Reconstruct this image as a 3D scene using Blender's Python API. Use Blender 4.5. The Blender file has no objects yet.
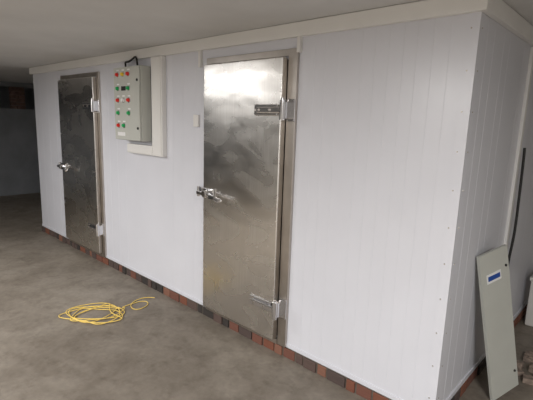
import bpy, bmesh, math, random
from mathutils import Vector, Matrix
random.seed(4)
S=bpy.context.scene
try:
    S.view_settings.view_transform='Standard'
except Exception: pass

# ---------------- materials ----------------
def newmat(name):
    m=bpy.data.materials.new(name); m.use_nodes=True
    nt=m.node_tree; b=nt.nodes['Principled BSDF']
    return m,nt,b
def mat(name,col,rough=.5,metal=0.,noise=0.,nscale=8.,bump=0.,bscale=60.,stretch=(1,1,1)):
    m,nt,b=newmat(name)
    b.inputs['Roughness'].default_value=rough; b.inputs['Metallic'].default_value=metal
    b.inputs['Base Color'].default_value=(*col,1)
    tc=nt.nodes.new('ShaderNodeTexCoord'); mp=nt.nodes.new('ShaderNodeMapping')
    mp.inputs['Scale'].default_value=stretch
    nt.links.new(tc.outputs['Object'],mp.inputs['Vector'])
    n=nt.nodes.new('ShaderNodeTexNoise'); n.inputs['Scale'].default_value=nscale; n.inputs['Detail'].default_value=5
    nt.links.new(mp.outputs[0],n.inputs['Vector'])
    r=nt.nodes.new('ShaderNodeValToRGB')
    r.color_ramp.elements[0].position=.3; r.color_ramp.elements[1].position=.7
    r.color_ramp.elements[0].color=(*[c*(1-noise) for c in col],1)
    r.color_ramp.elements[1].color=(*[min(1,c*(1+noise)) for c in col],1)
    nt.links.new(n.outputs['Fac'],r.inputs[0]); nt.links.new(r.outputs[0],b.inputs['Base Color'])
    if bump>0:
        n2=nt.nodes.new('ShaderNodeTexNoise'); n2.inputs['Scale'].default_value=bscale; n2.inputs['Detail'].default_value=3
        nt.links.new(mp.outputs[0],n2.inputs['Vector'])
        bp=nt.nodes.new('ShaderNodeBump'); bp.inputs['Strength'].default_value=bump; bp.inputs['Distance'].default_value=.01
        nt.links.new(n2.outputs['Fac'],bp.inputs['Height']); nt.links.new(bp.outputs[0],b.inputs['Normal'])
    return m
M_panel=mat('panel_white',(.71,.72,.775),.28,0,.02,3,.05,1.2)
M_trim=mat('trim_white',(.84,.835,.82),.4,0,.02,5)
M_trunk=mat('trunking_white',(.80,.79,.77),.45,0,.02,5)
M_ceil=mat('ceiling_paint',(.65,.65,.65),.8,0,.05,2.5,.15,6)
m,nt,b=newmat('stainless'); M_steel=m
b.inputs['Metallic'].default_value=1
tc=nt.nodes.new('ShaderNodeTexCoord')
def N(scale,stretch,det=3,dist=0):
    mp=nt.nodes.new('ShaderNodeMapping'); mp.inputs['Scale'].default_value=stretch
    n=nt.nodes.new('ShaderNodeTexNoise'); n.inputs['Scale'].default_value=scale; n.inputs['Detail'].default_value=det; n.inputs['Distortion'].default_value=dist
    nt.links.new(tc.outputs['Object'],mp.inputs['Vector']); nt.links.new(mp.outputs[0],n.inputs['Vector']); return n
wv=N(1.8,(.8,1,1.4),2,.6); br=N(14,(14,14,.25),4); sm=N(3.5,(.7,1,1.3),6,1.2)
rr=nt.nodes.new('ShaderNodeMapRange'); rr.inputs[1].default_value=.3; rr.inputs[2].default_value=.7; rr.inputs[3].default_value=.20; rr.inputs[4].default_value=.34
nt.links.new(sm.outputs['Fac'],rr.inputs[0]); nt.links.new(rr.outputs[0],b.inputs['Roughness'])
cr=nt.nodes.new('ShaderNodeValToRGB'); cr.color_ramp.elements[0].position=.3; cr.color_ramp.elements[1].position=.7
cr.color_ramp.elements[0].color=(.74,.715,.68,1); cr.color_ramp.elements[1].color=(.84,.82,.79,1)
nt.links.new(br.outputs['Fac'],cr.inputs[0]); nt.links.new(cr.outputs[0],b.inputs['Base Color'])
b1=nt.nodes.new('ShaderNodeBump'); b1.inputs['Strength'].default_value=.32; b1.inputs['Distance'].default_value=.02
b2=nt.nodes.new('ShaderNodeBump'); b2.inputs['Strength'].default_value=.05; b2.inputs['Distance'].default_value=.002
nt.links.new(wv.outputs['Fac'],b1.inputs['Height']); nt.links.new(br.outputs['Fac'],b2.inputs['Height'])
nt.links.new(b1.outputs[0],b2.inputs['Normal']); nt.links.new(b2.outputs[0],b.inputs['Normal'])
M_steel_d=mat('stainless_frame',(.52,.48,.44),.35,1,.08,9,.05,30)
M_chrome=mat('chrome',(.78,.78,.80),.12,1,.02,9)
M_dark=mat('dark_rubber',(.02,.02,.02),.6,0,.1,9)
M_gasket=mat('gasket',(.10,.08,.065),.6,0,.2,9)
M_box=mat('cabinet_grey',(.54,.55,.51),.4,0,.02,9)
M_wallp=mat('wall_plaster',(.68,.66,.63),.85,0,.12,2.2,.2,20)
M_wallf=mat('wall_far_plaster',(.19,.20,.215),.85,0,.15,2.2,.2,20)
M_red=mat('lamp_red',(.8,.03,.02),.3); M_green=mat('lamp_green',(.02,.42,.12),.3)
M_yel=mat('lamp_yellow',(.85,.6,.05),.3); M_blk=mat('btn_black',(.02,.02,.02),.4); M_wht=mat('btn_white',(.85,.85,.85),.4)
M_cable=mat('cable_yellow',(.80,.58,.14),.45,0,.05,20)
M_lean=mat('door_greygreen',(.52,.53,.49),.45,0,.03,6)
M_blue=mat('label_blue',(.02,.08,.35),.4)
M_rub=mat('rubble',(.28,.22,.18),.9,0,.4,30,.4,60)
M_blockw=mat('block_white',(.7,.69,.66),.6,0,.05,8)
M_housing=mat('lamp_housing',(.8,.8,.8),.5)
M_pier=mat('pier_brick_dark',(.14,.085,.07),.9,0,.4,12)
# floor
m,nt,b=newmat('concrete_floor'); M_floor=m
tc=nt.nodes.new('ShaderNodeTexCoord')
n1=nt.nodes.new('ShaderNodeTexNoise'); n1.inputs['Scale'].default_value=.8; n1.inputs['Detail'].default_value=9; n1.inputs['Roughness'].default_value=.62; n1.inputs['Distortion'].default_value=.8
n2=nt.nodes.new('ShaderNodeTexNoise'); n2.inputs['Scale'].default_value=24; n2.inputs['Detail'].default_value=6
n3=nt.nodes.new('ShaderNodeTexNoise'); n3.inputs['Scale'].default_value=2.6; n3.inputs['Detail'].default_value=8; n3.inputs['Distortion'].default_value=1.2
n4=nt.nodes.new('ShaderNodeTexNoise'); n4.inputs['Scale'].default_value=7; n4.inputs['Detail'].default_value=8; n4.inputs['Roughness'].default_value=.7
for n in (n1,n2,n3,n4): nt.links.new(tc.outputs['Object'],n.inputs['Vector'])
def ramp(src,p0,c0,p1,c1):
    r=nt.nodes.new('ShaderNodeValToRGB'); e=r.color_ramp.elements
    e[0].position=p0; e[0].color=(*c0,1); e[1].position=p1; e[1].color=(*c1,1)
    nt.links.new(src,r.inputs[0]); return r.outputs[0]
def mul(a,c,f=1):
    mx=nt.nodes.new('ShaderNodeMix'); mx.data_type='RGBA'; mx.blend_type='MULTIPLY'; mx.inputs[0].default_value=f
    nt.links.new(a,mx.inputs[6]); nt.links.new(c,mx.inputs[7]); return mx.outputs[2]
c=ramp(n1.outputs['Fac'],.32,(.165,.140,.112),.68,(.275,.243,.203))
c=mul(c,ramp(n3.outputs['Fac'],.35,(.82,.80,.78),.6,(1.05,1.05,1.05)))
c=mul(c,ramp(n4.outputs['Fac'],.34,(.78,.76,.74),.5,(1.02,1.02,1.02)))
c=mul(c,ramp(n2.outputs['Fac'],.3,(.88,.88,.88),.7,(1.06,1.06,1.06)))
nt.links.new(c,b.inputs['Base Color'])
b.inputs['Roughness'].default_value=.65
bp=nt.nodes.new('ShaderNodeBump'); bp.inputs['Strength'].default_value=.15; bp.inputs['Distance'].default_value=.01
nt.links.new(n2.outputs['Fac'],bp.inputs['Height']); nt.links.new(bp.outputs[0],b.inputs['Normal'])
# brick
m,nt,b=newmat('brick'); M_brick=m
g=nt.nodes.new('ShaderNodeNewGeometry'); r=nt.nodes.new('ShaderNodeValToRGB'); r.color_ramp.interpolation='CONSTANT'
cols=[(0,(.27,.10,.06)),(.22,(.12,.085,.075)),(.42,(.32,.15,.10)),(.56,(.15,.10,.085)),(.70,(.24,.10,.07)),(.84,(.06,.05,.045))]
e=r.color_ramp.elements
e[0].color=(*cols[0][1],1); e[1].position=cols[1][0]; e[1].color=(*cols[1][1],1)
for p,c in cols[2:]:
    x=e.new(p); x.color=(*c,1)
nz=nt.nodes.new('ShaderNodeTexNoise'); nz.inputs['Scale'].default_value=50
mx=nt.nodes.new('ShaderNodeMix'); mx.data_type='RGBA'; mx.blend_type='MULTIPLY'; mx.inputs[0].default_value=.6
nt.links.new(g.outputs['Random Per Island'],r.inputs[0]); nt.links.new(r.outputs[0],mx.inputs[6]); nt.links.new(nz.outputs['Fac'],mx.inputs[7])
nt.links.new(mx.outputs[2],b.inputs['Base Color']); b.inputs['Roughness'].default_value=.9
M_mortar=mat('mortar',(.13,.11,.09),.95,0,.2,20)

# ---------------- builders ----------------
def empty(name,loc):
    o=bpy.data.objects.new(name,None); o.location=loc; o.empty_display_size=.1
    S.collection.objects.link(o); return o
def finish(name,bm,mt,parent=None,smooth=False):
    me=bpy.data.meshes.new(name); bm.normal_update(); bm.to_mesh(me); bm.free()
    me.materials.append(mt)
    if smooth:
        for p in me.polygons: p.use_smooth=True
    o=bpy.data.objects.new(name,me); S.collection.objects.link(o)
    if parent: o.parent=parent; o.location=-parent.location
    return o
def addbox(bm,x0,x1,y0,y1,z0,z1,bev=0,M=None):
    r=bmesh.ops.create_cube(bm,size=1)
    vs=r['verts']
    for v in vs: v.co=Vector(((x0+x1)/2+v.co.x*(x1-x0),(y0+y1)/2+v.co.y*(y1-y0),(z0+z1)/2+v.co.z*(z1-z0)))
    if M: 
        for v in vs: v.co=M@v.co
    if bev:
        es=list({e for v in vs for e in v.link_edges})
        bmesh.ops.bevel(bm,geom=es,offset=bev,segments=2,affect='EDGES',profile=.5)
def box(name,x0,x1,y0,y1,z0,z1,mt,parent=None,bev=0,M=None):
    bm=bmesh.new(); addbox(bm,x0,x1,y0,y1,z0,z1,bev,M); return finish(name,bm,mt,parent)
def addcyl(bm,p0,p1,r,r2=None,seg=20):
    p0=Vector(p0);p1=Vector(p1);d=p1-p0
    q=Vector((0,0,1)).rotation_difference(d.normalized()).to_matrix().to_4x4()
    Mx=Matrix.Translation((p0+p1)/2)@q
    bmesh.ops.create_cone(bm,cap_ends=True,segments=seg,radius1=r,radius2=r if r2 is None else r2,depth=d.length,matrix=Mx)
def tube(name,pts,rad,mt,parent=None):
    c=bpy.data.curves.new(name,'CURVE'); c.dimensions='3D'; c.bevel_depth=rad; c.bevel_resolution=3; c.resolution_u=6
    sp=c.splines.new('NURBS'); sp.points.add(len(pts)-1)
    for i,p in enumerate(pts): sp.points[i].co=(*p,1)
    sp.use_endpoint_u=True; sp.order_u=4
    t=bpy.data.objects.new(name+'_c',c); S.collection.objects.link(t)
    bpy.context.view_layer.update()
    me=bpy.data.meshes.new_from_object(t.evaluated_get(bpy.context.evaluated_depsgraph_get()))
    me.name=name; me.materials.clear(); me.materials.append(mt)
    for p in me.polygons: p.use_smooth=True
    bpy.data.objects.remove(t)
    o=bpy.data.objects.new(name,me); S.collection.objects.link(o)
    if parent: o.parent=parent; o.location=-parent.location
    return o

# ---------------- room shell ----------------
CZ=2.358
box('floor',-11,4,-7,4,-.1,0,M_floor)
box('ceiling',-11,4,-7,4,CZ,CZ+.1,M_ceil)
box('wall_south',-11,4,-7.1,-7,0,CZ,M_wallp)
box('wall_north',-11,4,4,4.1,0,CZ,M_wallp)
box('wall_east',4,4.1,-7,4,0,CZ,M_wallp)
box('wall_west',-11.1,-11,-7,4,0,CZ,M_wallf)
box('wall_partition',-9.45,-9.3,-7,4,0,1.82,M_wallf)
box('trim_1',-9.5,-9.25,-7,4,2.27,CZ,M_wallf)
bm=bmesh.new()
z=1.82; k=0
while z<2.26:
    h=min(.065,2.268-z)
    off=.11 if k%2 else 0
    addbox(bm,-9.45,-9.31,.72,.72+.1+off*.3,z,z+h,.003)
    addbox(bm,-9.45,-9.31,.83+off*.3,.98,z,z+h,.003)
    z+=.072;k+=1
finish('brick_pier',bm,M_pier)

# ---------------- cold room ----------------
CR=empty('cold_storage_room',(-2.9,0,0))
T,B=2.30,.08; L=-5.89; D=3.2
def grooved(name,axis,grooves,a,bn,w=.004,d=.0013):
    bm=bmesh.new(); pts=[(a,0)]
    for gx in sorted(grooves):
        pts+= [(gx-w/2,0),(gx-w/5,d),(gx+w/5,d),(gx+w/2,0)]
    pts+=[(bn,0),(bn,.1),(a,.1)]
    co=[(u,v) if axis=='x' else (-v,u) for u,v in pts]
    lo=[bm.verts.new((x,y,B)) for x,y in co]; hi=[bm.verts.new((x,y,T)) for x,y in co]
    n=len(co)
    for i in range(n):
        j=(i+1)%n; bm.faces.new((lo[i],lo[j],hi[j],hi[i]))
    bm.faces.new(lo[::-1]); bm.faces.new(hi)
    bmesh.ops.recalc_face_normals(bm,faces=bm.faces)
    return finish(name,bm,M_panel,CR)
gx=[-.97,-.885,-.79,-.63,-.545,-.46,-.375,-.30,-.215,-.13, -2.2,-2.36,-2.52,-3.38,-3.55,-3.72,-5.15,-5.4,-5.65]
grooved('front_panels','x',gx,L,0)
gy=[.14,.26,.44,.56,.9,1.25,1.7,2.0,2.3,2.6,2.9]
grooved('side_panels','y',gy,.1,D)
box('back_panels',L,-.1,D-.1,D,B,T,M_panel,CR)
box('end_panels',L,L+.1,.1,D-.1,B,T,M_panel,CR)
bm=bmesh.new(); addbox(bm,-.055,.003,-.003,0,B,T); addbox(bm,0,.003,0,.055,B,T)
finish('corner_angle',bm,M_panel,CR)
bm=bmesh.new()
for i in range(11):
    zz=.2+i*.2
    addcyl(bm,(-.035,-.003,zz),(-.035,-.006,zz),.0045,.003,10)
    addcyl(bm,(.003,.035,zz),(.006,.035,zz),.0045,.003,10)
finish('rivets',bm,M_steel_d,CR)
bm=bmesh.new()
addbox(bm,L-.03,.035,-.035,0,2.268,CZ-.002,.004)
addbox(bm,0,.035,.0,D,2.268,CZ-.002,.004)
finish('top_trim',bm,M_trim,CR)
bm=bmesh.new(); addbox(bm,L-.006,.006,-.006,0,B-.004,B+.03,.001); addbox(bm,0,.006,0,D,B-.004,B+.03,.001)
finish('base_angle',bm,M_panel,CR)
bm=bmesh.new(); x=.01
while x>L:
    w=random.choice([.06,.07,.105,.105,.14])
    dy=random.uniform(-.006,.006)
    addbox(bm,max(x-w,L),x,-.016+dy,.09,0,.073,.003); x-=w+.014
y=.1
while y<D:
    w=random.choice([.105,.22])
    dy=random.uniform(-.006,.006)
    addbox(bm,-.09,.012+dy,y,min(y+w,D),0,.073,.003); y+=w+.012
finish('brick_plinth',bm,M_brick,CR)
bm=bmesh.new(); addbox(bm,L,-.002,-.006,.085,0,B); addbox(bm,-.085,.004,.085,D,0,B)
finish('mortar_bed',bm,M_mortar,CR)
box('cable_duct_left',-2.13,-2.10,-.025,0,2.14,2.27,M_trunk,CR,.002)
box('cable_duct_right',-1.10,-1.075,-.03,0,2.17,2.27,M_trunk,CR,.002)
box('light_switch',-2.20,-2.135,-.022,0,1.66,1.76,M_trunk,CR,.004)
box('side_jamb_strip',0,.02,1.05,1.10,B,2.26,M_trim,CR,.002)
tube('side_cable',[(.03,1.14,1.6),(.035,1.14,1.5),(.04,1.14,1.2),(.05,1.12,.95),(.03,1.13,.8),(.02,1.14,.5)],.009,M_dark,CR)

# ---------------- doors ----------------
def door(x0,x1,yf,fw,zh1,zh2,zl,scale=1):
    E=empty('cold_room_door',(x0,0,0))
    zt,zb=2.145,.125
    bm=bmesh.new()
    addbox(bm,x0-.03,x0-.005,-.018,0,B,2.20,.002)
    addbox(bm,x1+.008,x1+fw,-.022,0,B,2.20,.002)
    addbox(bm,x0-.005,x1+.008,-.018,0,zt+.01,2.20,.002)
    addbox(bm,x0-.005,x1+.008,-.03,0,B,zb-.006,.002)
    finish('frame',bm,M_steel_d,E)
    box('gasket',x0+.01,x1-.01,-.022,0,zb+.01,zt-.01,M_gasket,E)
    bm=bmesh.new(); addbox(bm,x0,x1,yf,-.022,zb,zt,.006)
    finish('slab',bm,M_steel,E)
    bm=bmesh.new(); addbox(bm,x1,x1+.002,yf+.008,-.024,zb+.006,zt-.006)
    finish('slab_edge',bm,M_steel_d,E)
    bm=bmesh.new(); bd=bmesh.new()
    for zh in (zh1,zh2):
        addbox(bm,x1-.24,x1-.02,yf-.014,yf,zh-.038,zh+.038,.005)
        addbox(bm,x1-.20,x1+.03,yf-.036,yf-.014,zh-.022,zh+.022,.008)
        addcyl(bm,(x1+.035,yf-.026,zh-.065),(x1+.035,yf-.026,zh+.065),.019)
        addcyl(bm,(x1+.035,yf-.026,zh+.065),(x1+.035,yf-.026,zh+.080),.012)
        addbox(bm,x1+.018,x1+.052,yf-.015,-.022,zh-.055,zh+.055,.003)
        addbox(bm,x1+.012,x1+fw,-.030,-.022,zh-.075,zh+.075,.003)
        for dx in (-.222,-.17,-.07):
            addcyl(bd,(x1+dx,yf-.012 if dx==-.222 else yf-.034,zh),(x1+dx,yf-.020 if dx==-.222 else yf-.041,zh),.009,None,6)
    finish('hinges',bm,M_chrome,E); finish('hinge_bolts',bd,M_steel_d,E)
    bm=bmesh.new()
    addbox(bm,x0+.012,x0+.145,yf-.016,yf,zl-.042,zl+.042,.008)
    addcyl(bm,(x0+.075,yf-.016,zl),(x0+.075,yf-.055,zl),.029)
    addcyl(bm,(x0+.075,yf-.055,zl),(x0+.075,yf-.063,zl),.034,.024)
    addbox(bm,x0-.025,x0+.08,yf-.056,yf-.03,zl-.016,zl+.016,.006)
    addcyl(bm,(x0+.09,yf-.045,zl+.002),(x0+.275,yf-.068,zl-.026),.012,.016)
    bmesh.ops.create_uvsphere(bm,u_segments=14,v_segments=8,radius=.020,matrix=Matrix.Translation((x0+.28,yf-.068,zl-.027)))
    addbox(bm,x0-.095,x0-.012,-.06,0,zl-.032,zl+.038,.008)
    addcyl(bm,(x0-.065,-.066,zl-.042),(x0-.065,-.066,zl+.042),.014)
    finish('latch',bm,M_chrome,E)
    box('latch_grip',x0+.15,x0+.215,yf-.074,yf-.052,zl-.026,zl-.002,M_dark,E,.004)
    return E
door(-2.0,-1.18,-.07,.085,1.80,.38,1.13)
door(-4.88,-3.94,-.065,.06,1.83,.42,1.08)

# ---------------- control box ----------------
CB=empty('electrical_control_box',(-3.05,-.08,1.85))
x0,x1,z0,z1=-3.31,-2.84,1.50,2.19
box('enclosure',x0,x1,-.125,-.02,z0,z1,M_box,CB,.004)
box('cover_door',x0+.004,x1-.004,-.145,-.127,z0+.004,z1-.004,M_box,CB,.004)
box('wall_brackets',x0+.04,x1-.04,-.02,0,z0+.05,z1-.05,M_box,CB)
rows=[(2.12,'ryr'),(1.99,'g.g'),(1.88,'rwr'),(1.76,'g.g'),(1.64,'rg.')]
bms={k:bmesh.new() for k in 'rgybw'}
rims=bmesh.new()
for z,l in rows:
    for dx,k in zip((.09,.19,.29),l):
        if k=='.': continue
        X=x0+dx
        addcyl(rims,(X,-.145,z),(X,-.151,z),.023,None,18)
        addcyl(bms[k],(X,-.151,z),(X,-.169,z),.018,.015,18)
        addbox(bms['w'],X-.022,X+.022,-.1475,-.145,z+.032,z+.046)
addbox(bms['b'],x0+.15,x0+.23,-.1475,-.145,1.97,2.01)
addbox(bms['w'],x0+.06,x0+.20,-.1475,-.145,1.54,1.575)
mm={'r':M_red,'g':M_green,'y':M_yel,'b':M_blk,'w':M_wht}
nn={'r':'red_lamps','g':'green_buttons','y':'yellow_lamp','b':'black_display','w':'labels'}
for k in bms: finish(nn[k],bms[k],mm[k],CB)
finish('button_rims',rims,M_chrome,CB)
bm=bmesh.new()
for z in (1.62,2.06): addcyl(bm,(x1-.03,-.145,z),(x1-.03,-.152,z),.012)
finish('locks',bm,M_dark,CB)
tube('cable_loop',[(-3.22,-.06,2.19),(-3.22,-.06,2.22),(-3.20,-.08,2.25),(-3.14,-.08,2.235),(-3.08,-.06,2.27),(-3.04,-.05,2.30),(-3.02,-.05,2.24),(-3.02,-.05,2.19)],.009,M_dark,CB)
TR=empty('cable_trunking',(-2.7,0,1.4))
bm=bmesh.new()
addbox(bm,-2.79,-2.62,-.05,0,1.37,2.266,.004)
addbox(bm,-3.25,-2.79,-.05,0,1.37,1.46,.004)
finish('duct',bm,M_trunk,TR)
bm=bmesh.new(); addbox(bm,-2.775,-2.635,-.056,-.05,1.385,2.26,.002); addbox(bm,-3.24,-2.78,-.056,-.05,1.382,1.448,.002)
finish('duct_lid',bm,M_trunk,TR)

# ---------------- floor cable ----------------
random.seed(11)
pts=[]
hx_,hy_=.74,.67
def P(u,v,z=.006): return (-2.70+hx_*u-hy_*v,-.74+hy_*u+hx_*v,z)
a=0
for i in range(46):
    a+=random.uniform(.6,1.1)
    k=random.uniform(.45,1.25)
    u=.26*k*math.cos(a)+random.uniform(-.06,.06); v=.23*k*math.sin(a)+random.uniform(-.06,.06)
    pts.append(P(u,v,.004+random.uniform(0,.018)))
pts+=[P(.18,.15),P(.28,.30),P(.38,.36),P(.44,.26),P(.36,.12),P(.26,.20),P(.26,.36),P(.36,.44),P(.44,.42)]
tube('yellow_cable_coil',pts,.0038,M_cable)

# ---------------- leaning cabinet door ----------------
bl=Vector((.175,.546,.004)); h=Vector((.086,.234,.05)); e=Vector((-.158,-.17,.967))
hx=h.normalized(); ez=(e-hx*e.dot(hx)).normalized(); nn_=hx.cross(ez).normalized()
Mx=Matrix(((hx.x,nn_.x,ez.x,bl.x),(hx.y,nn_.y,ez.y,bl.y),(hx.z,nn_.z,ez.z,bl.z),(0,0,0,1)))
W,H=.26,.985
LD=empty('leaning_cabinet_door',bl)
s=-1 if nn_.x>0 else 1
box('panel_sheet',0,W,0,.004*s,0,H,M_lean,LD,0,Mx)
bm=bmesh.new()
for a in ((0,.012,0,H),(W-.012,W,0,H),(.012,W-.012,0,.012),(.012,W-.012,H-.012,H)):
    addbox(bm,a[0],a[1],.004*s,.018*s,a[2],a[3],0,Mx)
bmesh.ops.recalc_face_normals(bm,faces=bm.faces)
finish('folded_edge',bm,M_lean,LD)
box('label_plate',.05,.18,-.002*s,0,.79,.85,M_wht,LD,0,Mx)
box('label_text',.06,.17,-.003*s,-.002*s,.805,.835,M_blue,LD,0,Mx)
bm=bmesh.new()
for z in (.12,.86): addcyl(bm,Mx@Vector((W-.03,0,z)),Mx@Vector((W-.03,-.006*s,z)),.008)
finish('lock_studs',bm,M_dark,LD)

# ---------------- debris at side ----------------
bm=bmesh.new()
for i in range(34):
    x=.12+random.uniform(0,.35); y=1.15+random.uniform(-.2,.25); q=random.uniform(.015,.04)
    R=Matrix.Translation((x,y,q*.6))@Matrix.Rotation(random.uniform(0,3),4,'Z')
    addbox(bm,-q,q,-q*.8,q*.8,-q*.6,q*.5,.003,R)
finish('rubble_pile',bm,M_rub)
bm=bmesh.new(); addbox(bm,.06,.26,1.95,2.2,0,.42,.01); addbox(bm,.05,.27,1.94,2.21,.42,.45,.005)
finish('white_storage_crate',bm,M_blockw)

# ---------------- lights ----------------
def batten(x,y,power,along='x',ln=1.2,col=(1,.985,.97)):
    E=empty('fluorescent_light',(x,y,CZ))
    hx_,hy_=(ln/2,.06) if along=='x' else (.06,ln/2)
    box('housing',x-hx_,x+hx_,y-hy_,y+hy_,CZ-.045,CZ,M_housing,E,.004)
    ld=bpy.data.lights.new('tube_light','AREA'); ld.shape='RECTANGLE'; ld.size=ln*.96 if along=='x' else .09; ld.size_y=.09 if along=='x' else ln*.96
    ld.energy=power; ld.color=col
    lo=bpy.data.objects.new('tube_light',ld); S.collection.objects.link(lo); lo.parent=E; lo.location=(0,0,-.05)
batten(-1.7,-4.5,245,'x')
batten(1.9,-2.4,120,'y')
batten(-3.8,-2.15,46,'x')
w=bpy.data.worlds.new('World'); S.world=w; w.use_nodes=True
w.node_tree.nodes['Background'].inputs[0].default_value=(.5,.52,.55,1); w.node_tree.nodes['Background'].inputs[1].default_value=.2

# ---------------- camera ----------------
yaw,pitch,roll,fpx=2.3137,-.1831,.0331,421.04
f=Vector((math.cos(yaw)*math.cos(pitch),math.sin(yaw)*math.cos(pitch),math.sin(pitch)))
r=Vector((math.sin(yaw),-math.cos(yaw),0)); u=r.cross(f)
r2=math.cos(roll)*r+math.sin(roll)*u; u2=-math.sin(roll)*r+math.cos(roll)*u
cam=bpy.data.cameras.new('camera'); co=bpy.data.objects.new('camera',cam); S.collection.objects.link(co)
cam.sensor_width=36; cam.lens=36*fpx/533; cam.clip_start=.02
p=Vector((.7182,-2.25,1.7187))
co.matrix_world=Matrix(((r2.x,u2.x,-f.x,p.x),(r2.y,u2.y,-f.y,p.y),(r2.z,u2.z,-f.z,p.z),(0,0,0,1)))
S.camera=co
